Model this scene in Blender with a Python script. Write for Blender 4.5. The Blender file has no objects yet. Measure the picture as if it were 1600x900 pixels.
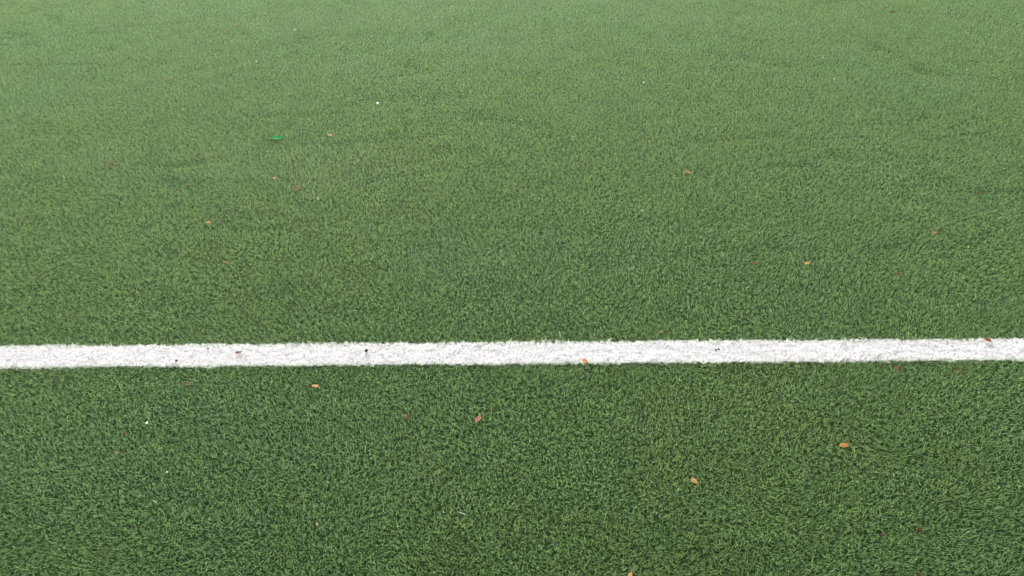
import bpy, bmesh, math, random
import numpy as np
from mathutils import Matrix, Vector, Euler
from mathutils import noise as mnoise

S = bpy.context.scene
C = S.collection
R = math.radians
rng = np.random.default_rng(7)
random.seed(7)

# ------------------------------------------------------------------ camera
CAM_H, FPX, PITCH, ROLL = 1.60, 1232.0, 38.6, -0.75
cam_d = bpy.data.cameras.new("camera")
cam_d.sensor_fit = 'HORIZONTAL'
cam_d.angle = 2 * math.atan(800.0 / FPX)
cam_d.clip_start, cam_d.clip_end = 0.02, 1000.0
cam = bpy.data.objects.new("camera", cam_d)
C.objects.link(cam)
CAM_M = Matrix.Translation((0, 0, CAM_H)) @ Matrix.Rotation(R(90 - PITCH), 4, 'X') @ Matrix.Rotation(R(ROLL), 4, 'Z')
cam.matrix_world = CAM_M
S.camera = cam

# ------------------------------------------------------------------ sky, sun, exposure
SUN_EL, SUN_AZ = 20.0, -10.0          # azimuth measured from straight ahead (+Y), clockwise
w = bpy.data.worlds.new("World")
S.world = w
w.use_nodes = True
nt = w.node_tree
sky = nt.nodes.new("ShaderNodeTexSky")
sky.sky_type = 'NISHITA'
sky.sun_disc = False
sky.sun_elevation = R(SUN_EL)
sky.sun_rotation = R(SUN_AZ)
sky.air_density, sky.dust_density, sky.ozone_density = 1.0, 4.0, 1.0
hs = nt.nodes.new("ShaderNodeHueSaturation")
hs.inputs['Saturation'].default_value = 0.12     # an even grey overcast
nt.links.new(sky.outputs[0], hs.inputs['Color'])
nt.links.new(hs.outputs[0], nt.nodes['Background'].inputs['Color'])
nt.nodes['Background'].inputs['Strength'].default_value = 0.14

sun_d = bpy.data.lights.new("sun", 'SUN')
sun_d.energy = 4.0
sun_d.angle = R(32)
sun_d.color = (1.0, 0.97, 0.92)
sun = bpy.data.objects.new("sun", sun_d)
C.objects.link(sun)
sd = Vector((math.sin(R(SUN_AZ)) * math.cos(R(SUN_EL)), math.cos(R(SUN_AZ)) * math.cos(R(SUN_EL)), math.sin(R(SUN_EL))))
sun.rotation_euler = sd.to_track_quat('Z', 'Y').to_euler()
sun.location = sd * 20

S.view_settings.view_transform = 'Standard'
S.view_settings.look = 'None'
S.view_settings.gamma = 1.0
S.view_settings.exposure = 1.30

S.cycles.filter_width = 1.0

# ------------------------------------------------------------------ helpers
PILE = 0.0092                           # height of the turf's tips above the ground


def ground_point(px, py, z=PILE):
    """Where the ray of a photograph pixel (1600x900) meets the level z."""
    d = CAM_M.to_3x3() @ Vector(((px - 800.0) / FPX, (450.0 - py) / FPX, -1.0))
    o = CAM_M.translation
    return o + d * ((z - o.z) / d.z)


def value_noise(x, y, cell, seed):
    r = np.random.default_rng(seed)
    n = 256
    g = r.random((n, n)).astype(np.float64)
    u, v = np.asarray(x) / cell + 1000.0, np.asarray(y) / cell + 1000.0
    i, j = np.floor(u).astype(int), np.floor(v).astype(int)
    fu, fv = u - i, v - j
    fu, fv = fu * fu * (3 - 2 * fu), fv * fv * (3 - 2 * fv)
    i0, j0, i1, j1 = i % n, j % n, (i + 1) % n, (j + 1) % n
    return (g[i0, j0] * (1 - fu) + g[i1, j0] * fu) * (1 - fv) + (g[i0, j1] * (1 - fu) + g[i1, j1] * fu) * fv


def fractal(x, y, cell, seed, octaves=3):
    t, a, s = 0.0, 1.0, 0.0
    for k in range(octaves):
        t = t + a * value_noise(x, y, cell / 2 ** k, seed + 17 * k)
        s += a
        a *= 0.55
    return t / s


def tag(o, label=None, cat=None, group=None, kind=None):
    for k, v in (("label", label), ("category", cat), ("group", group), ("kind", kind)):
        if v:
            o[k] = v
    return o


def material(name):
    m = bpy.data.materials.new(name)
    m.use_nodes = True
    return m, m.node_tree, m.node_tree.nodes['Principled BSDF']


def mesh_obj(name, verts, faces, mat, parent=None, smooth=True):
    me = bpy.data.meshes.new(name)
    me.from_pydata(verts, [], faces)
    me.materials.append(mat)
    if smooth:
        me.polygons.foreach_set("use_smooth", [True] * len(me.polygons))
    me.update()
    o = bpy.data.objects.new(name, me)
    C.objects.link(o)
    if parent is not None:
        o.parent = parent
    return o


# ------------------------------------------------------------------ materials
def blade_material(name, rough, spec, transl):
    """Plastic yarn: the tuft's own dye lot (instance attribute) times each blade's tone."""
    m, t, p = material(name)
    inst = t.nodes.new("ShaderNodeAttribute")
    inst.attribute_type = 'INSTANCER'
    inst.attribute_name = "tint"
    tone = t.nodes.new("ShaderNodeAttribute")
    tone.attribute_name = "tone"
    mul = t.nodes.new("ShaderNodeMix")
    mul.data_type = 'RGBA'
    mul.blend_type = 'MULTIPLY'
    mul.inputs['Factor'].default_value = 1.0
    t.links.new(inst.outputs['Color'], mul.inputs[6])
    t.links.new(tone.outputs['Color'], mul.inputs[7])
    t.links.new(mul.outputs[2], p.inputs['Base Color'])
    p.inputs['Roughness'].default_value = rough
    p.inputs['Specular IOR Level'].default_value = spec
    tr = t.nodes.new("ShaderNodeBsdfTranslucent")
    t.links.new(mul.outputs[2], tr.inputs['Color'])
    mx = t.nodes.new("ShaderNodeMixShader")
    mx.inputs[0].default_value = transl
    t.links.new(p.outputs[0], mx.inputs[1])
    t.links.new(tr.outputs[0], mx.inputs[2])
    t.links.new(mx.outputs[0], t.nodes['Material Output'].inputs['Surface'])
    return m


def mottled(name, c1, c2, scale, rough=0.9, bump=0.0, detail=6.0):
    m, t, p = material(name)
    tc = t.nodes.new("ShaderNodeTexCoord")
    nz = t.nodes.new("ShaderNodeTexNoise")
    nz.inputs['Scale'].default_value = scale
    nz.inputs['Detail'].default_value = detail
    t.links.new(tc.outputs['Object'], nz.inputs['Vector'])
    rp = t.nodes.new("ShaderNodeValToRGB")
    rp.color_ramp.elements[0].position, rp.color_ramp.elements[1].position = 0.35, 0.65
    rp.color_ramp.elements[0].color = (*c1, 1)
    rp.color_ramp.elements[1].color = (*c2, 1)
    t.links.new(nz.outputs['Fac'], rp.inputs[0])
    t.links.new(rp.outputs[0], p.inputs['Base Color'])
    p.inputs['Roughness'].default_value = rough
    if bump:
        b = t.nodes.new("ShaderNodeBump")
        b.inputs['Strength'].default_value = bump
        b.inputs['Distance'].default_value = 0.002
        t.links.new(nz.outputs['Fac'], b.inputs['Height'])
        t.links.new(b.outputs[0], p.inputs['Normal'])
    return m


M_GREEN = blade_material("green_yarn", 0.30, 0.85, 0.60)
M_WHITE = blade_material("white_yarn", 0.5, 0.5, 0.30)
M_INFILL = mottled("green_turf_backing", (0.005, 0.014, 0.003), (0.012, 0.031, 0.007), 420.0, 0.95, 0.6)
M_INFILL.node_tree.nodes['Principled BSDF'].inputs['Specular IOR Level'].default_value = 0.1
M_PAINT = mottled("painted_backing", (0.34, 0.34, 0.35), (0.56, 0.55, 0.57), 500.0, 0.9, 0.6)

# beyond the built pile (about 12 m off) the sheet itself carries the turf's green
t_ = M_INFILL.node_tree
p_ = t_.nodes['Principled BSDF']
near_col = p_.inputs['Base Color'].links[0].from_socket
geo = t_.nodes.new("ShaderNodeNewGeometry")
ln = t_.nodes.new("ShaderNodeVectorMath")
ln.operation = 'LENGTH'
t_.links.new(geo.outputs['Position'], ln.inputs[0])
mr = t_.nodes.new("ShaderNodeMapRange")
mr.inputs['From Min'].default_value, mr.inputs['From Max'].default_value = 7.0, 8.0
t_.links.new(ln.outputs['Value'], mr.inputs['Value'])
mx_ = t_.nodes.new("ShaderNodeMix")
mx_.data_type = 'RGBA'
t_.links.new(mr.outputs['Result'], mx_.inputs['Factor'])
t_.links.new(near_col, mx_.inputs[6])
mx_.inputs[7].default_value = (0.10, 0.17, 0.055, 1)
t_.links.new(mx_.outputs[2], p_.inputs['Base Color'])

# ------------------------------------------------------------------ ground and the white line's backing
g = 250.0
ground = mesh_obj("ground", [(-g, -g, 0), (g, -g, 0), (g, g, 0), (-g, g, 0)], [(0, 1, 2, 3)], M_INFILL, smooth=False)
tag(ground, kind="structure")

tl, tr_ = ground_point(0, 539.8), ground_point(1600, 526.3)
bl, br = ground_point(0, 572.6), ground_point(1600, 562.6)
LINE_A, LINE_B = (tl + bl) / 2, (tr_ + br) / 2
LINE_DIR = (LINE_B - LINE_A).normalized()
LINE_N = Vector((-LINE_DIR.y, LINE_DIR.x, 0))
wl, wr = (tl - bl).dot(LINE_N), (tr_ - br).dot(LINE_N)
LINE_W = (wl + wr) / 2
print("LINE width", wl, wr, "dir deg", math.degrees(math.atan2(LINE_DIR.y, LINE_DIR.x)), "dist", LINE_A.y, LINE_B.y,
      "top y", ground_point(800, 0).y, "bottom y", ground_point(800, 900).y)


def across(x, y):                      # signed distance from the line's middle
    return (x - LINE_A.x) * LINE_N.x + (y - LINE_A.y) * LINE_N.y


def along(x, y):
    return (x - LINE_A.x) * LINE_DIR.x + (y - LINE_A.y) * LINE_DIR.y


hw = LINE_W / 2
la, lb = LINE_A - LINE_DIR * 40, LINE_B + LINE_DIR * 40
line_base_v = []
n_l = 60
for k in range(n_l + 1):
    p = la.lerp(lb, k / n_l)
    for s in (-1, 1):
        q = p + LINE_N * (hw - 0.008) * s
        line_base_v.append((q.x, q.y, 0.002))
white_line = mesh_obj("white_line", line_base_v, [(2 * k, 2 * k + 2, 2 * k + 3, 2 * k + 1) for k in range(n_l)], M_PAINT, smooth=False)
tag(white_line, "straight white line of fuzzy turf running across the whole green pitch", "line marking")

# ------------------------------------------------------------------ turf: tufts of yarn scattered by geometry nodes
src = bpy.data.collections.new("tuft_sources")      # not linked to the scene: read by geometry nodes only


def make_tuft(name, n_blades, length, width, spread, mat, curl=(0.3, 1.5), tones_in=(0.55, 0.7, 0.82, 0.92, 1.02, 1.2, 1.55), nap=0.0):
    vs, fs, tones = [], [], []
    for b in range(n_blades):
        az = random.uniform(0, 2 * math.pi)
        L = length * random.uniform(0.72, 1.15)
        wd = width * random.uniform(0.75, 1.2)
        r0 = spread * math.sqrt(random.random())
        a0 = random.uniform(0, 2 * math.pi)
        p = Vector((math.cos(a0) * r0, math.sin(a0) * r0, 0))
        th = random.uniform(0.0, 0.6)
        bend = random.uniform(*curl)
        twist = random.uniform(-0.9, 0.9)
        tone = random.choice(tones_in) * random.uniform(0.94, 1.06)
        hue = random.uniform(-0.08, 0.08) * (0.2 if mat is M_WHITE else 1.0)
        nseg = 6
        side0 = az + math.pi / 2 + random.uniform(-0.5, 0.5)
        start = len(vs)
        for k in range(nseg + 1):
            f = k / nseg
            wk = wd * (1.0 if f < 0.7 else 1.0 - 0.65 * (f - 0.7) / 0.3) / 2
            sa = side0 + twist * f
            sdv = Vector((math.cos(sa), math.sin(sa), 0.25 * math.sin(3 * f + az)))
            vs += [tuple(p - sdv * wk), tuple(p + sdv * wk)]
            ang = th + bend * min(1.0, max(0.0, (f - 0.20) / 0.45))
            az += random.uniform(-0.6, 0.6)
            p = p + Vector((math.sin(ang) * math.cos(az), math.sin(ang) * math.sin(az), math.cos(ang))) * (L / nseg)
        for k in range(nseg):
            a = start + 2 * k
            fs.append((a, a + 1, a + 3, a + 2))
            tones.append((tone * (1 + hue), tone, tone * (1 - hue * 0.6), 1.0))
    if nap:                            # combed over: tips sheared towards the near side
        vs = [(x, y - z * math.sin(nap), z * math.cos(nap)) for x, y, z in vs]
    me = bpy.data.meshes.new(name)
    me.from_pydata(vs, [], fs)
    me.materials.append(mat)
    at = me.attributes.new("tone", 'FLOAT_COLOR', 'FACE')
    at.data.foreach_set("color", np.array(tones, dtype=np.float32).ravel())
    me.polygons.foreach_set("use_smooth", [True] * len(me.polygons))
    me.update()
    return bpy.data.objects.new(name, me)


col_green = bpy.data.collections.new("green_tufts")
col_white = bpy.data.collections.new("white_tufts")
for k in range(16):
    col_green.objects.link(make_tuft("green_tuft", 5, 0.0136, 0.00066, 0.0062, M_GREEN, (0.4, 1.7)))
for k in range(8):                     # wider pieces of the same pile for the field outside the picture
    col_green.objects.link(make_tuft("turf_piece", 80, 0.0136, 0.00066, 0.0215, M_GREEN, (0.4, 1.7), nap=0.5))
for k in range(10):
    col_white.objects.link(make_tuft("white_tuft", 11, 0.0122, 0.00100, 0.0042, M_WHITE, (0.9, 2.1), (0.72, 0.92, 1.0, 1.03, 1.05)))


def scatter_tree(name, col):
    t = bpy.data.node_groups.new(name, 'GeometryNodeTree')
    t.interface.new_socket("Geometry", in_out='INPUT', socket_type='NodeSocketGeometry')
    t.interface.new_socket("Geometry", in_out='OUTPUT', socket_type='NodeSocketGeometry')
    N, L = t.nodes.new, t.links.new
    gi, go = N('NodeGroupInput'), N('NodeGroupOutput')
    ci = N('GeometryNodeCollectionInfo')
    ci.inputs['Collection'].default_value = col
    ci.inputs['Separate Children'].default_value = True
    ci.inputs['Reset Children'].default_value = True
    io = N('GeometryNodeInstanceOnPoints')
    io.inputs['Pick Instance'].default_value = True

    def attr(nm, ty):
        a = N('GeometryNodeInputNamedAttribute')
        a.data_type = ty
        a.inputs['Name'].default_value = nm
        return a.outputs['Attribute']
    e2r = N('FunctionNodeEulerToRotation')
    L(attr('rot', 'FLOAT_VECTOR'), e2r.inputs[0])
    L(gi.outputs[0], io.inputs['Points'])
    L(ci.outputs[0], io.inputs['Instance'])
    L(attr('pick', 'INT'), io.inputs['Instance Index'])
    L(e2r.outputs[0], io.inputs['Rotation'])
    L(attr('size', 'FLOAT_VECTOR'), io.inputs['Scale'])
    L(io.outputs[0], go.inputs[0])
    return t


def euler_of_lean(spin, lean_az, lean):
    """XYZ eulers of: spin about the vertical, then tip over by `lean` towards `lean_az`."""
    cs, ss = np.cos(spin), np.sin(spin)
    ax, ay = -np.sin(lean_az), np.cos(lean_az)
    c, s = np.cos(lean), np.sin(lean)
    t = 1 - c
    T = [[t * ax * ax + c, t * ax * ay, s * ay], [t * ax * ay, t * ay * ay + c, -s * ax], [-s * ay, s * ax, c]]
    r00 = T[0][0] * cs + T[0][1] * ss
    r10 = T[1][0] * cs + T[1][1] * ss
    r20 = T[2][0] * cs + T[2][1] * ss
    r21 = -T[2][0] * ss + T[2][1] * cs
    r22 = T[2][2]
    return np.stack([np.arctan2(r21, r22), -np.arcsin(np.clip(r20, -1, 1)), np.arctan2(r10, r00)], 1)


def scatter(name, x, y, rot, size, tint, n_var, tree, mat, z=0.0, pick=None):
    n = len(x)
    me = bpy.data.meshes.new(name)
    me.vertices.add(n)
    co = np.stack([x, y, np.full(n, z)], 1).astype(np.float32)
    me.vertices.foreach_set("co", co.ravel())
    for nm, ty, dat, key in (("rot", 'FLOAT_VECTOR', rot, "vector"), ("size", 'FLOAT_VECTOR', size, "vector"),
                             ("pick", 'INT', rng.integers(0, n_var, n).astype(np.int32) if pick is None else pick, "value"),
                             ("tint", 'FLOAT_COLOR', np.concatenate([tint, np.ones((n, 1))], 1), "color")):
        a = me.attributes.new(nm, ty, 'POINT')
        d = dat if ty == 'INT' else np.asarray(dat, dtype=np.float32)
        a.data.foreach_set(key, np.ascontiguousarray(d).ravel())
    me.materials.append(mat)
    me.update()
    o = bpy.data.objects.new(name, me)
    C.objects.link(o)
    md = o.modifiers.new("scatter", 'NODES')
    md.node_group = tree
    return o


def jitter_grid(x0, x1, y0, y1, s):
    nx, ny = int((x1 - x0) / s), int((y1 - y0) / s)
    X, Y = np.meshgrid(np.arange(nx), np.arange(ny), indexing='ij')
    X = x0 + (X + rng.uniform(-0.42, 0.42, X.shape) + 0.5 * (Y % 2)) * s
    Y = y0 + (Y + rng.uniform(-0.42, 0.42, Y.shape)) * s
    return X.ravel(), Y.ravel()


# the field as far as one can tell its blades apart, with a margin round the picture
e = [ground_point(px, py, 0) for px, py in ((0, 900), (1600, 900), (1600, 0), (0, 0))]
y_near, y_far = min(e[0].y, e[1].y) - 0.35, max(e[2].y, e[3].y) + 1.2
half_near, half_far = 1.35 + 0.65, abs(e[2].x) * 1.27
X, Y = jitter_grid(-half_far, half_far, y_near, y_far, 0.0067)
k = np.abs(X) < half_near + (half_far - half_near) * (Y - y_near) / (y_far - y_near)
X, Y = X[k], Y[k]
bt, bd = jitter_grid(-7.0, 9.0, -hw - 0.060, hw + 0.060, 0.0067)        # and a fine strip beside the line beyond that
bx = LINE_A.x + LINE_DIR.x * bt + LINE_N.x * bd
by = LINE_A.y + LINE_DIR.y * bt + LINE_N.y * bd
k = np.abs(bx) >= half_near + (half_far - half_near) * (by - y_near) / (y_far - y_near)
X, Y = np.concatenate([X, bx[k]]), np.concatenate([Y, by[k]])
D = across(X, Y)
T = along(X, Y)
edge_wob = 0.0045 * (value_noise(T, 0 * T, 0.016, 5) - 0.5) + 0.004 * (value_noise(T, 0 * T + 9, 0.09, 6) - 0.5)
keep = np.abs(D) > hw + edge_wob - 0.006
X, Y, D = X[keep], Y[keep], D[keep]
n = len(X)
print("green tufts", n)

# the lie of the pile: brushed in drifts, combed up here and trodden down there
lean_az = 2 * math.pi * (fractal(X * 0.7, Y, 0.35, 11, 3) * 2.2) + rng.normal(0, 1.1, n)
drift = fractal(X * 0.55, Y, 0.30, 23, 3)
lean = np.clip((drift - 0.36) * 0.8, 0.0, 0.22) + np.abs(rng.normal(0, 0.11, n))
ridge = 1 - np.abs(2 * fractal(X * 0.24 + 0.05 * fractal(X, Y, 0.3, 43, 2), Y + 0.02 * np.sin(X * 5.0), 0.19, 41, 2) - 1)
gate = np.clip((fractal(X * 0.6, Y, 0.28, 47, 2) - 0.47) / 0.12, 0, 1)
low = np.clip((ridge - 0.88) / 0.08, 0, 1) * gate * (0.45 + 0.55 * np.clip((Y - 1.8) / 0.8, 0, 1))           # broken creases where the pile is combed down
nap = 0.5 + 0.55 * (fractal(X * 0.28, Y, 0.26, 91, 3) - 0.5)                                                  # the whole pile is combed one way, towards the line's near side
lx, ly = lean * np.cos(lean_az), lean * np.sin(lean_az) - nap
lean, lean_az = np.hypot(lx, ly), np.arctan2(ly, lx)
lean = lean + 0.22 * low
lean_az = np.where(low > 0.3, -math.pi / 2 + rng.normal(0, 0.5, n), lean_az)
sz = (0.90 + 0.22 * fractal(X, Y, 0.07, 51, 2)) * rng.uniform(0.86, 1.14, n)
size = np.stack([sz, sz, sz * (1.0 - 0.34 * low)], 1)
rot = euler_of_lean(rng.uniform(0, 2 * math.pi, n), lean_az, lean)
base = np.array([0.154, 0.264, 0.088])
tint = base[None, :] * rng.normal(1.0, 0.06, (n, 1))
patch = 0.7 * (fractal(X, Y, 0.10, 61, 2) - 0.5) + 0.9 * (fractal(X * 0.8, Y, 0.7, 63, 2) - 0.5)                    # bluer and yellower dye lots
tint[:, 0] *= 1 + 0.14 * patch + rng.normal(0, 0.05, n)
tint[:, 2] *= 1 - 0.18 * patch + rng.normal(0, 0.06, n)
odd = rng.random(n)
tint[odd < 0.012] *= np.array([1.7, 1.45, 1.35])            # a few faded tufts
tint[(odd > 0.012) & (odd < 0.03)] *= np.array([1.35, 1.18, 0.8])
# overspray: tufts right beside the line caught a little paint
d_edge = np.abs(D) - hw
spray = np.clip(1 - d_edge / 0.010, 0, 1) * (rng.random(n) < 0.35) * rng.uniform(0.1, 0.7, n)
tint = tint * (1 - spray[:, None]) + np.array([0.55, 0.60, 0.53]) * spray[:, None]
# the field goes on outside the picture in the wider pieces
OX, OY = jitter_grid(-7.0, 7.0, -1.4, 10.0, 0.024)
k = ~((np.abs(OX) < half_near + (half_far - half_near) * (OY - y_near) / (y_far - y_near) - 0.01) & (OY > y_near + 0.01) & (OY < y_far - 0.01))
k &= np.abs(across(OX, OY)) > hw + 0.040
OX, OY = OX[k], OY[k]
m = len(OX)
pick = np.concatenate([rng.integers(0, 16, n), rng.integers(16, 24, m)]).astype(np.int32)
o_patch = 0.9 * (fractal(OX * 0.8, OY, 0.7, 63, 2) - 0.5)
o_tint = base[None, :] * rng.normal(1.0, 0.03, (m, 1))
o_tint[:, 0] *= 1 + 0.14 * o_patch
o_tint[:, 2] *= 1 - 0.18 * o_patch
X, Y, tint = np.concatenate([X, OX]), np.concatenate([Y, OY]), np.concatenate([tint, o_tint])
rot = np.concatenate([rot, np.stack([np.zeros(m), np.zeros(m), rng.uniform(-0.5, 0.5, m)], 1)])
size = np.concatenate([size, np.ones((m, 3)) * rng.uniform(0.95, 1.08, (m, 1))])
print("outer pieces", m)
turf = scatter("grass", X, Y, rot, size, np.clip(tint, 0, 1), 16, scatter_tree("green_turf", col_green), M_GREEN, 0.0, pick)
tag(turf, "short curly green artificial grass covering the pitch", kind="stuff")

# white tufts of the line
reach = 8.5
t0, t1 = along(0, LINE_A.y) - reach, along(0, LINE_A.y) + reach
TT, DD = jitter_grid(t0, t1, -hw - 0.006, hw + 0.006, 0.0062)
edge_wob = 0.0045 * (value_noise(TT, 0 * TT, 0.016, 5) - 0.5) + 0.004 * (value_noise(TT, 0 * TT + 9, 0.09, 6) - 0.5)
k = np.abs(DD) < hw + edge_wob - 0.001
TT, DD = TT[k], DD[k]
WX = LINE_A.x + LINE_DIR.x * TT + LINE_N.x * DD
WY = LINE_A.y + LINE_DIR.y * TT + LINE_N.y * DD
n = len(WX)
print("white tufts", n)
lean_az = 2 * math.pi * fractal(WX, WY, 0.4, 71, 2) * 2 + rng.normal(0, 0.6, n)
lean = 0.05 + np.abs(rng.normal(0, 0.16, n))
sz = rng.uniform(0.78, 1.0, n) * np.where(rng.random(n) < 0.11, 1.45, 1.0)
tint = np.array([0.84, 0.83, 0.83])[None, :] * rng.normal(1.0, 0.03, (n, 1))
thin = rng.random(n)
tint[thin < 0.03] *= np.array([0.62, 0.60, 0.64])           # worn tufts
worn_edge = (np.abs(DD) > hw - 0.006) & (rng.random(n) < 0.30)
tint[worn_edge] = tint[worn_edge] * np.array([0.78, 0.88, 0.74])
line_pile = scatter("white_pile", WX, WY, euler_of_lean(rng.uniform(0, 2 * math.pi, n), lean_az, lean),
                    np.stack([sz, sz, sz], 1), np.clip(tint, 0, 0.87), 10, scatter_tree("white_turf", col_white), M_WHITE, 0.001)
line_pile.parent = white_line
tag(line_pile, kind="stuff")


# ------------------------------------------------------------------ litter lying on the pile
def leaf_material(name, c, dark=0.62, rough=0.7):
    m, t, p = material(name)
    tc = t.nodes.new("ShaderNodeTexCoord")
    nz = t.nodes.new("ShaderNodeTexNoise")
    nz.inputs['Scale'].default_value = 260.0
    nz.inputs['Detail'].default_value = 5.0
    t.links.new(tc.outputs['Object'], nz.inputs['Vector'])
    rp = t.nodes.new("ShaderNodeValToRGB")
    rp.color_ramp.elements[0].position, rp.color_ramp.elements[1].position = 0.32, 0.62
    rp.color_ramp.elements[0].color = (c[0] * dark, c[1] * dark * 0.9, c[2] * dark * 0.9, 1)
    rp.color_ramp.elements[1].color = (*c, 1)
    t.links.new(nz.outputs['Fac'], rp.inputs[0])
    t.links.new(rp.outputs[0], p.inputs['Base Color'])
    p.inputs['Roughness'].default_value = rough
    p.inputs['Specular IOR Level'].default_value = 0.15
    b = t.nodes.new("ShaderNodeBump")
    b.inputs['Strength'].default_value = 0.4
    b.inputs['Distance'].default_value = 0.0006
    t.links.new(nz.outputs['Fac'], b.inputs['Height'])
    t.links.new(b.outputs[0], p.inputs['Normal'])
    return m


LM = {
    "orange": leaf_material("orange_leaf", (0.414, 0.194, 0.059), 0.8),
    "pale_orange": leaf_material("pale_orange_leaf", (0.439, 0.250, 0.089), 0.82),
    "pink": leaf_material("pinkish_leaf", (0.318, 0.144, 0.074), 0.75),
    "rust": leaf_material("rusty_leaf", (0.195, 0.087, 0.031)),
    "red": leaf_material("red_leaf", (0.173, 0.044, 0.028), 0.8),
    "dark_red": leaf_material("dark_red_leaf", (0.059, 0.010, 0.005)),
    "plum": leaf_material("plum_brown_leaf", (0.043, 0.020, 0.016)),
    "brown": leaf_material("brown_leaf", (0.094, 0.047, 0.020)),
    "tan": leaf_material("tan_leaf", (0.288, 0.182, 0.079)),
    "beige": leaf_material("beige_leaf", (0.376, 0.302, 0.163)),
    "cream": leaf_material("cream_flake", (0.336, 0.326, 0.235), 0.85),
    "white": leaf_material("white_flake", (0.564, 0.578, 0.523), 0.9),
    "teal": leaf_material("green_plastic", (0.020, 0.240, 0.075), 0.7, 0.85),
    "rubber": leaf_material("black_rubber", (0.042, 0.041, 0.046), 0.6, 0.8),
    "stalk": leaf_material("leaf_stalk", (0.134, 0.090, 0.035)),
    "straw": leaf_material("straw", (0.277, 0.267, 0.160), 0.8),
}


def frame_at(x1, y1, x2, y2, z):
    a, b = ground_point(x1, y1, z), ground_point(x2, y2, z)
    mid = (a + b) / 2
    d = b - a
    return mid, math.atan2(d.y, d.x), d.length


def px_width(x1, y1, x2, y2, wpx, z):
    mx, my = (x1 + x2) / 2, (y1 + y2) / 2
    dx, dy = x2 - x1, y2 - y1
    l = math.hypot(dx, dy) or 1
    nx, ny = -dy / l * wpx / 2, dx / l * wpx / 2
    return (ground_point(mx + nx, my + ny, z) - ground_point(mx - nx, my - ny, z)).length


def shell(vs, fs, nrow, ncol, thick):
    """Close an nrow x ncol sheet into a thin solid."""
    m = len(vs)
    low = [(x, y, z - thick) for x, y, z in vs]
    f2 = [tuple(reversed([i + m for i in f])) for f in fs]
    rim = [i for i in range(ncol)] + [r * ncol + ncol - 1 for r in range(1, nrow)] + \
          [(nrow - 1) * ncol + c for c in range(ncol - 2, -1, -1)] + [r * ncol for r in range(nrow - 2, 0, -1)]
    f3 = [(rim[i], rim[i] + m, rim[(i + 1) % len(rim)] + m, rim[(i + 1) % len(rim)]) for i in range(len(rim))]
    return vs + low, fs + f2 + f3


def tube(points, r0, r1, sides=5):
    vs, fs = [], []
    n_p = len(points)
    for i, p in enumerate(points):
        d = (points[min(i + 1, n_p - 1)] - points[max(i - 1, 0)]).normalized()
        u = d.cross(Vector((0, 0, 1)))
        u = u.normalized() if u.length > 1e-6 else Vector((1, 0, 0))
        v = d.cross(u)
        r = r0 + (r1 - r0) * i / (n_p - 1)
        for k in range(sides):
            a = 2 * math.pi * k / sides
            q = p + (u * math.cos(a) + v * math.sin(a)) * r
            vs.append(tuple(q))
    for i in range(n_p - 1):
        for k in range(sides):
            a, b = i * sides + k, i * sides + (k + 1) % sides
            fs.append((a, b, b + sides, a + sides))
    fs.append(tuple(range(sides - 1, -1, -1)))
    fs.append(tuple((n_p - 1) * sides + k for k in range(sides)))
    return vs, fs


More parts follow.
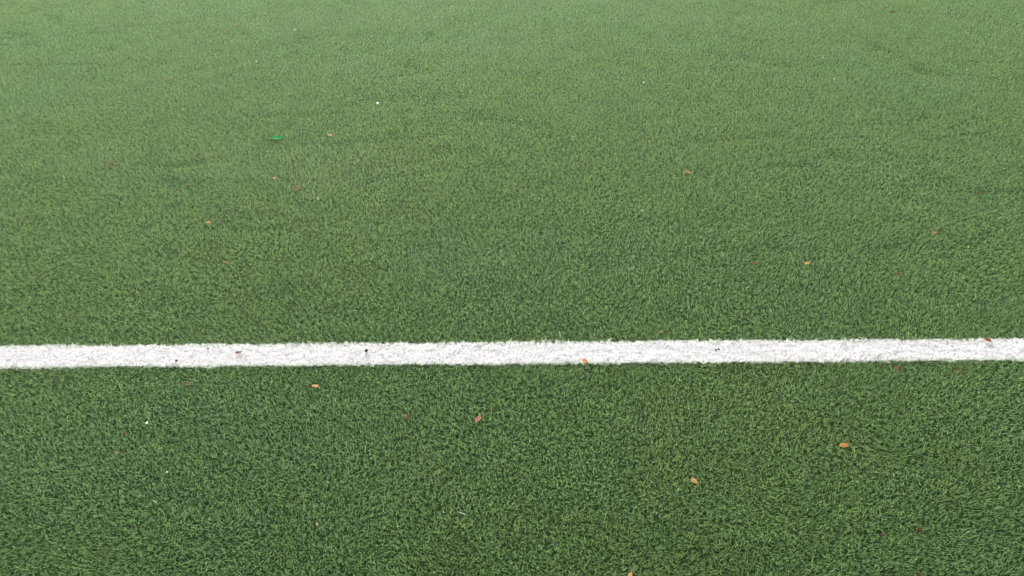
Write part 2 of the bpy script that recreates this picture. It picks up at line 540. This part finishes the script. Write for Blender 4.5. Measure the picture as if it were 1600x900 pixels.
def leaf(name, label, cat, group, mat, x1, y1, x2, y2, wpx, fold=0.25, curl=0.15, tip=0.75, z=None, stalk=None, tilt=0.0, rib=False, seed=0):
    """A dry leaf from its base (x1, y1) to its tip (x2, y2): folded along the rib, curled end to end."""
    z = PILE - 0.001 if z is None else z
    mid, ang, L = frame_at(x1, y1, x2, y2, z)
    W = px_width(x1, y1, x2, y2, wpx * (1.0 if y1 > 520 else 0.82), z)
    L *= 1.0 if y1 > 520 else 0.9
    r = random.Random(seed * 31 + int(x1 * 7 + y1 * 3))
    nrow, ncol = 11, 7
    vs = []
    side_wob = [r.uniform(0.78, 1.12) for _ in range(nrow)], [r.uniform(0.78, 1.12) for _ in range(nrow)]
    for i in range(nrow):
        f = i / (nrow - 1)
        prof = (math.sin(math.pi * min(1, max(0, f)) ** tip) ** 0.85) if 0 < f < 1 else 0.0
        prof = max(prof, 0.07)
        bow = r.uniform(-0.02, 0.02) * L
        for j in range(ncol):
            s = (j / (ncol - 1) - 0.5) * 2
            wob = side_wob[0 if s < 0 else 1][i]
            yy = s * W / 2 * prof * wob + 0.05 * L * math.sin(2.2 * f + seed)
            zz = fold * abs(s) * W / 2 * prof + curl * L * (2 * f - 1) ** 2 * 0.5 + 0.03 * W * math.sin(5 * f + 3 * s + seed)
            vs.append(((f - 0.5) * L + bow * abs(s), yy, zz))
    fs = [(i * ncol + j, (i + 1) * ncol + j, (i + 1) * ncol + j + 1, i * ncol + j + 1) for i in range(nrow - 1) for j in range(ncol - 1)]
    fs = [tuple(reversed(f)) for f in fs]
    vs, fs = shell(vs, fs, nrow, ncol, 0.00045)
    o = mesh_obj(name, vs, fs, mat)
    o.location = mid
    o.rotation_euler = Euler((tilt, 0, ang))
    tag(o, label, cat, group)
    if rib:
        pts = [Vector(((i / 8 - 0.5) * L * 0.94, 0.05 * L * math.sin(2.2 * (i / 8) + seed), curl * L * (2 * i / 8 - 1) ** 2 * 0.5 + 0.0004)) for i in range(9)]
        v2, f2 = tube(pts, 0.00055, 0.00025)
        mesh_obj("midrib", v2, f2, LM["stalk"], o)
    if stalk:
        inv = (Matrix.Translation(mid) @ Euler((tilt, 0, ang)).to_matrix().to_4x4()).inverted()
        end = inv @ ground_point(*stalk, z)
        sx = -0.5 if (end - Vector((-L / 2, 0, 0))).length < (end - Vector((L / 2, 0, 0))).length else 0.5
        st = Vector((sx * L * 0.97, 0.05 * L * math.sin(2.2 * (sx + 0.5) + seed), curl * L * 0.5))
        pts = [st.lerp(end, i / 5) + Vector((0, 0.12 * (end - st).length * math.sin(math.pi * i / 5), 0)) for i in range(6)]
        v2, f2 = tube(pts, 0.0008, 0.0005)
        mesh_obj("stalk", v2, f2, LM["stalk"], o)
    return o


def crumb(name, label, cat, group, mat, x, y, wpx, hpx, z=None, seed=0, flat=0.75):
    """A broken grain: a dented, angular lump."""
    z = PILE - 0.001 if z is None else z
    a = px_width(x, y - 1, x, y + 1, wpx, z) / 2
    b = px_width(x - 1, y, x + 1, y, hpx, z) / 2
    bm = bmesh.new()
    bmesh.ops.create_icosphere(bm, subdivisions=2, radius=1.0)
    off = Vector((seed * 3.7 + x * 0.13, seed * 1.9, y * 0.17))
    for v in bm.verts:
        k = 1 + 0.55 * mnoise.noise(v.co * 1.3 + off) + 0.2 * mnoise.noise(v.co * 3.1 + off)
        v.co = Vector((v.co.x * a * k, v.co.y * b * k, v.co.z * min(a, b) * flat * k))
    me = bpy.data.meshes.new(name)
    bm.to_mesh(me)
    bm.free()
    me.materials.append(mat)
    o = bpy.data.objects.new(name, me)
    C.objects.link(o)
    o.location = ground_point(x, y, z)
    o.rotation_euler = (0, 0, 0.15 * math.sin(x))
    return tag(o, label, cat, group)


def strand(name, label, cat, group, mat, pts_px, r_mm, z=None):
    """A loose fibre or straw lying in a curve over the pile."""
    z = PILE + 0.001 if z is None else z
    P = [ground_point(px, py, z) for px, py in pts_px]
    c = sum(P, Vector()) / len(P)
    q = []
    for i in range(len(P) - 1):
        for k in range(4):
            q.append(P[i].lerp(P[i + 1], k / 4) - c)
    q.append(P[-1] - c)
    for _ in range(2):
        q = [q[0]] + [(q[i - 1] + q[i] * 2 + q[i + 1]) / 4 for i in range(1, len(q) - 1)] + [q[-1]]
    for i, p in enumerate(q):
        p.z += 0.0015 * math.sin(i * 1.3)
    v, f = tube(q, r_mm / 1000, r_mm / 1400)
    o = mesh_obj(name, v, f, mat)
    o.location = c
    return tag(o, label, cat, group)


G_LEAF, G_FRAG, G_FLAKE, G_RUB, G_STR = ("dry leaves scattered on the turf", "small leaf fragments scattered on the turf",
                                        "pale flakes scattered on the turf", "dark rubber crumbs on the white line", "loose straws and fibres on the turf")
TOP = PILE + 0.001
# --- the larger dry leaves (base px, tip px, width px)
leaf("dry_leaf", "bright orange oval leaf lying alone on the grass at the right, below the line", "leaf", G_LEAF, LM["orange"],
     1325.8, 693.6, 1310.2, 697.0, 7.2, fold=0.10, curl=0.06, tip=0.85, z=TOP + 0.002, rib=True, seed=1)
leaf("dry_leaf", "pale orange slipper shaped leaf with a pointed end and thin stalk, right of centre", "leaf", G_LEAF, LM["pale_orange"],
     1093.6, 757.4, 1079.4, 747.6, 6.8, fold=0.12, curl=0.10, tip=1.9, z=TOP + 0.003, stalk=(1092.3, 763.5), rib=True, seed=2)
leaf("dry_leaf", "pinkish upright leaf with a short stalk, nearest leaf below the middle of the line", "leaf", G_LEAF, LM["pink"],
     742.3, 661.6, 750.2, 648.4, 7.2, fold=0.2, curl=0.10, tip=1.05, z=TOP, stalk=(738.6, 663.6), rib=True, seed=3)
leaf("dry_leaf", "tan orange leaf cut off by the bottom edge of the picture", "leaf", G_LEAF, LM["pale_orange"],
     979.0, 907.0, 987.6, 892.2, 6.5, fold=0.15, curl=0.1, tip=0.9, z=TOP + 0.001, rib=True, seed=4)
leaf("dry_leaf", "brownish red stubby leaf left of the pinkish leaf below the line", "leaf", G_LEAF, LM["brown"],
     634.0, 656.4, 638.4, 646.6, 5.2, fold=0.3, curl=0.2, tip=0.8, z=PILE, seed=5)
leaf("dry_leaf", "thin orange leaf lying crosswise just below the line, left of centre", "leaf", G_LEAF, LM["orange"],
     486.4, 602.6, 499.0, 604.6, 4.4, fold=0.25, curl=0.12, tip=1.0, z=PILE + 0.001, seed=6)
leaf("dry_leaf", "folded red leaf on the upper edge of the line near its right end", "leaf", G_LEAF, LM["red"],
     1535.4, 528.0, 1549.4, 535.2, 4.6, fold=0.35, curl=0.05, tip=0.9, z=TOP + 0.002, seed=7)
leaf("dry_leaf", "salmon orange crumpled leaf on the lower edge of the line, right of its middle", "leaf", G_LEAF, LM["orange"],
     909.8, 562.4, 920.6, 567.8, 5.2, fold=0.3, curl=0.15, tip=0.7, z=TOP + 0.002, seed=8)
leaf("dry_leaf", "small orange brown leaf lying on the white line left of centre", "leaf", G_LEAF, LM["rust"],
     367.6, 552.4, 378.2, 548.8, 3.6, fold=0.2, curl=0.1, tip=0.7, z=TOP + 0.002, seed=9)
leaf("dry_leaf", "brown leaf folded lengthwise with a paler near edge, far left of centre", "leaf", G_LEAF, LM["rust"],
     457.2, 294.2, 470.6, 292.4, 5.2, fold=0.35, curl=0.04, tip=0.95, z=TOP, rib=True, seed=10)
leaf("dry_leaf", "curled beige and brown leaf on the far grass right of centre", "leaf", G_LEAF, LM["tan"],
     1066.6, 266.4, 1080.4, 272.0, 5.0, fold=0.5, curl=0.18, tip=0.9, z=PILE, seed=11)
leaf("dry_leaf", "brown leaf with a cream end right of the green plastic scrap", "leaf", G_LEAF, LM["rust"],
     510.8, 212.4, 523.4, 210.8, 3.8, fold=0.25, curl=0.1, tip=0.7, z=PILE + 0.001, seed=12)
leaf("dry_leaf", "tan sliver of leaf with a dark underside at the left, above the line", "leaf", G_LEAF, LM["tan"],
     347.8, 409.8, 360.4, 411.6, 3.2, fold=0.4, curl=0.1, tip=0.8, z=PILE + 0.001, seed=13)
leaf("dry_leaf", "thin orange leaf sliver on the left, between the folded brown leaf and the tan sliver", "leaf", G_LEAF, LM["orange"],
     320.4, 347.6, 331.4, 348.4, 3.0, fold=0.2, curl=0.1, tip=0.8, z=PILE, seed=14)
leaf("dry_leaf", "plump pale orange oval leaf or seed alone on the right, above the line", "leaf", G_LEAF, LM["pale_orange"],
     1257.2, 413.6, 1264.2, 408.6, 5.6, fold=0.1, curl=0.1, tip=1.0, z=TOP + 0.003, seed=15)
leaf("dry_leaf", "thin orange brown leaf sliver at the right, level with the pale orange oval one", "leaf", G_LEAF, LM["rust"],
     1396.8, 426.6, 1406.4, 428.6, 3.4, fold=0.2, curl=0.1, z=PILE + 0.001, seed=16)
# --- smaller fragments
FR = [
    (1434.4, 825.4, 1439.6, 832.6, 4.6, "dark_red", "dark red curled bit of leaf in the bottom right corner area", PILE),
    (1373.4, 837.4, 1381.8, 837.0, 6.2, "plum", "round plum brown bit of leaf left of the dark red curled bit", PILE),
    (1430.4, 896.0, 1439.0, 897.0, 4.4, "dark_red", "dull red bit of leaf at the bottom edge, right", PILE - 0.003),
    (286.6, 599.6, 294.8, 600.6, 3.8, "rust", "rusty bit of leaf just below the line near its left end", PILE - 0.001),
    (1030.8, 518.2, 1036.2, 518.2, 3.0, "orange", "small orange bit of leaf just above the line, right of centre", PILE + 0.001),
    (1397.2, 572.4, 1403.6, 577.2, 4.4, "rust", "reddish brown bit of leaf just below the line at the right", PILE - 0.002),
    (1494.0, 579.2, 1506.6, 580.8, 3.8, "brown", "sunken brown bit of leaf below the line near its right end", PILE - 0.004),
    (1456.8, 364.6, 1462.4, 363.8, 4.8, "orange", "roundish orange bit of leaf far right above the line", PILE + 0.001),
    (1525.4, 300.8, 1535.4, 302.2, 2.4, "red", "thin dull red sliver near the right edge", PILE - 0.001),
    (1173.0, 410.8, 1182.2, 412.2, 4.0, "rust", "small orange brown fragment left of the pale orange oval leaf", PILE),
    (1000.4, 328.4, 1006.8, 330.0, 2.6, "cream", "cream sliver in the middle of the far grass, right of centre", PILE + 0.001),
    (1011.4, 219.8, 1016.8, 223.0, 3.4, "tan", "small rust and cream fragment far off right of centre", PILE),
    (426.4, 280.0, 432.4, 277.0, 4.2, "beige", "small beige fragment left of the folded brown leaf", PILE + 0.001),
    (275.0, 300.2, 280.2, 300.2, 2.4, "orange", "tiny orange fragment far left above the thin orange sliver", PILE),
    (169.8, 253.4, 176.6, 255.6, 5.0, "brown", "dark brown bit sunk in the far grass at the left", PILE - 0.003),
    (657.0, 327.4, 664.4, 325.4, 5.2, "brown", "dark brown fragment sunk in the grass left of the picture's middle", PILE - 0.003),
    (686.6, 309.4, 694.6, 308.4, 2.8, "tan", "pale tan sliver just above the sunken dark brown fragment", PILE + 0.001),
    (179.4, 709.4, 185.4, 706.8, 4.6, "tan", "pinkish tan bit in the grass at the lower left", PILE - 0.001),
    (193.0, 676.4, 198.8, 676.8, 3.0, "rust", "small rusty bit in the lower left grass under the line", PILE - 0.001),
    (367.6, 40.6, 376.6, 39.8, 2.8, "rust", "small orange brown fragment near the top edge at the left", PILE),
    (1392.4, 18.2, 1400.0, 20.0, 2.8, "brown", "small brown fragment near the top edge at the right", PILE),
    (264.0, 122.6, 271.0, 121.4, 2.2, "tan", "thin tan sliver on the far grass at the upper left", PILE),
]
for i, (x1, y1, x2, y2, wp, mk, lb_, z) in enumerate(FR):
    if mk:
        leaf("leaf_fragment", lb_, "leaf fragment", G_FRAG, LM[mk], x1, y1, x2, y2, wp, fold=random.uniform(0.1, 0.4),
             curl=random.uniform(0.05, 0.25), tip=random.uniform(0.6, 1.1), z=z, seed=20 + i)
# --- pale flakes
FL = [
    (590.2, 160.8, 5.0, 4.0, "white", "bright white flake on the far grass, largest of the pale flakes"),
    (1005.4, 128.8, 3.2, 3.0, "white", "left one of two white specks close together near the top, right of centre"),
    (1044.2, 130.0, 3.0, 2.4, "cream", "right one of two white specks close together near the top, right of centre"),
    (400.6, 95.8, 5.0, 2.2, "cream", "cream sliver flake at the upper left, above the green plastic scrap"),
    (896.4, 213.2, 4.6, 1.8, "cream", "cream sliver flake far off just right of the middle"),
    (814.6, 187.2, 4.4, 1.9, "cream", "cream sliver flake far off in the middle"),
    (1286.4, 90.0, 3.0, 2.0, "white", "white speck near the top, left of two at the right"),
    (1303.8, 123.2, 3.2, 2.0, "white", "white speck below another one near the top at the right"),
    (1511.0, 108.8, 4.4, 2.0, "cream", "cream flake near the right edge of the far grass"),
    (55.4, 179.2, 3.0, 2.2, "cream", "cream speck near the left edge of the far grass"),
    (285.6, 170.2, 3.4, 2.4, "cream", "cream speck right of the left edge one on the far grass"),
    (460.4, 45.8, 3.0, 2.0, "white", "white speck near the top edge left of centre"),
    (1169.4, 28.2, 3.6, 1.8, "cream", "cream speck near the top edge right of centre"),
    (1208.4, 6.2, 3.2, 1.8, "cream", "cream speck touching the top edge at the right"),
    (496.6, 310.2, 4.4, 4.4, "cream", "pale green cream flake just right of and below the folded brown leaf"),
    (831.8, 303.8, 2.8, 2.6, "cream", "tiny cream flake in the middle of the far grass"),
    (1210.0, 348.6, 3.4, 1.8, "cream", "tiny cream flake above the pale orange oval leaf"),
    (1314.6, 421.4, 4.2, 2.4, "cream", "small pale flake right of the pale orange oval leaf"),
    (229.2, 660.6, 4.2, 3.6, "white", "whitish flake below the line at the left"),
    (261.2, 737.4, 3.4, 1.8, "white", "white sliver in the lower left grass"),
    (495.4, 818.6, 4.0, 4.2, "cream", "cream flake in the near grass left of the bottom middle"),
]
for i, (x, y, a, b, mk, lb_) in enumerate(FL):
    crumb("pale_flake", lb_, "flake", G_FLAKE, LM[mk], x, y, a * (1.1 if y > 500 else 0.8), b * (1.1 if y > 500 else 0.8), PILE + (0.0060 if y > 500 else 0.0015), 40 + i, 0.45)
# --- rubber crumbs
RB = [
    (572.6, 547.6, 6.4, 4.2, "black rubber crumb on the white line, left of its middle"),
    (1118.8, 546.8, 3.6, 3.0, "left grain of a pair of black crumbs on the white line, right of its middle"),
    (1122.8, 545.6, 4.0, 2.8, "right grain of a pair of black crumbs on the white line, right of its middle"),
    (1145.2, 568.0, 5.0, 5.4, "black rubber crumb on the lower edge of the line, right of its middle"),
    (275.4, 563.4, 4.8, 3.4, "black rubber crumb on the lower half of the line near its left end"),
    (325.0, 544.8, 4.4, 2.4, "black rubber crumb on the upper half of the line near its left end"),
    (1033.4, 566.4, 3.0, 3.0, "small dark crumb on the lower edge of the line between leaf and black crumb"),
    (1318.2, 561.4, 2.6, 2.6, "small dark crumb on the lower edge of the line at the right"),
]
for i, (x, y, a, b, lb_) in enumerate(RB):
    crumb("rubber_crumb", lb_, "rubber crumb", G_RUB, LM["rubber"], x, y, a * 0.8, b * 0.8, TOP + 0.001, 70 + i, 0.8)
# --- straws and loose fibres
strand("straw", "pale dry straw lying aslant above the line at the right", "straw", G_STR, LM["straw"], [(1141, 493.5), (1148, 492), (1154, 497), (1161, 505)], 0.7)
strand("loose_fibre", "pale curved fibre in the grass below the line at the left", "fibre", G_STR, LM["straw"], [(129, 674), (134, 671.4), (140, 672)], 0.8)
strand("loose_fibre", "white hooked fibre in the near grass right of the bottom cream flake", "fibre", G_STR, LM["white"], [(718, 801.4), (723, 801.6), (727, 804)], 0.9)
strand("loose_fibre", "short white fibre in the lower left grass", "fibre", G_STR, LM["white"], [(240.4, 782), (242, 784), (245, 785)], 1.0)
strand("loose_fibre", "short white fibre standing just above the line, right of its middle", "fibre", G_STR, LM["white"], [(873.6, 518), (875, 522), (876, 526)], 0.8)
strand("dry_twig", "thin reddish twig on the upper edge of the line near its left end", "twig", G_STR, LM["rust"], [(254, 544.8), (259, 544), (264, 543.6)], 0.8, TOP + 0.002)

# --- the scrap of green plastic: a torn, pleated strip with a frayed tail
pts_top = [(419.5, 212.6), (424.5, 213.2), (430, 213.8), (436, 214.2), (441, 213.4), (447, 213.0)]
pts_low = [(421.5, 215.2), (426, 217.4), (430.5, 219.0), (436, 217.2), (441, 216.0), (446, 213.8)]
P = [ground_point(x, y, TOP) for x, y in pts_top] + [ground_point(x, y, TOP) for x, y in pts_low]
c = sum(P, Vector()) / len(P)
mid_row = [(P[i] + P[i + 6]) / 2 for i in range(6)]
rows = [P[:6], mid_row, P[6:]]
lift = [[0.004, 0.006, 0.003, 0.005, 0.002, 0.001], [0.000, 0.001, 0.000, 0.001, 0.000, 0.0], [0.003, 0.001, 0.005, 0.001, 0.002, 0.001]]
vs = [tuple(rows[r][i] - c + Vector((0, 0, lift[r][i]))) for r in range(3) for i in range(6)]
fs = [(r * 6 + i, (r + 1) * 6 + i, (r + 1) * 6 + i + 1, r * 6 + i + 1) for r in range(2) for i in range(5)]
vs, fs = shell(vs, fs, 3, 6, 0.0004)
scrap = mesh_obj("plastic_scrap", vs, fs, LM["teal"], smooth=False)
scrap.location = c
tag(scrap, "torn scrap of bright green plastic on the far grass at the left", "plastic scrap")
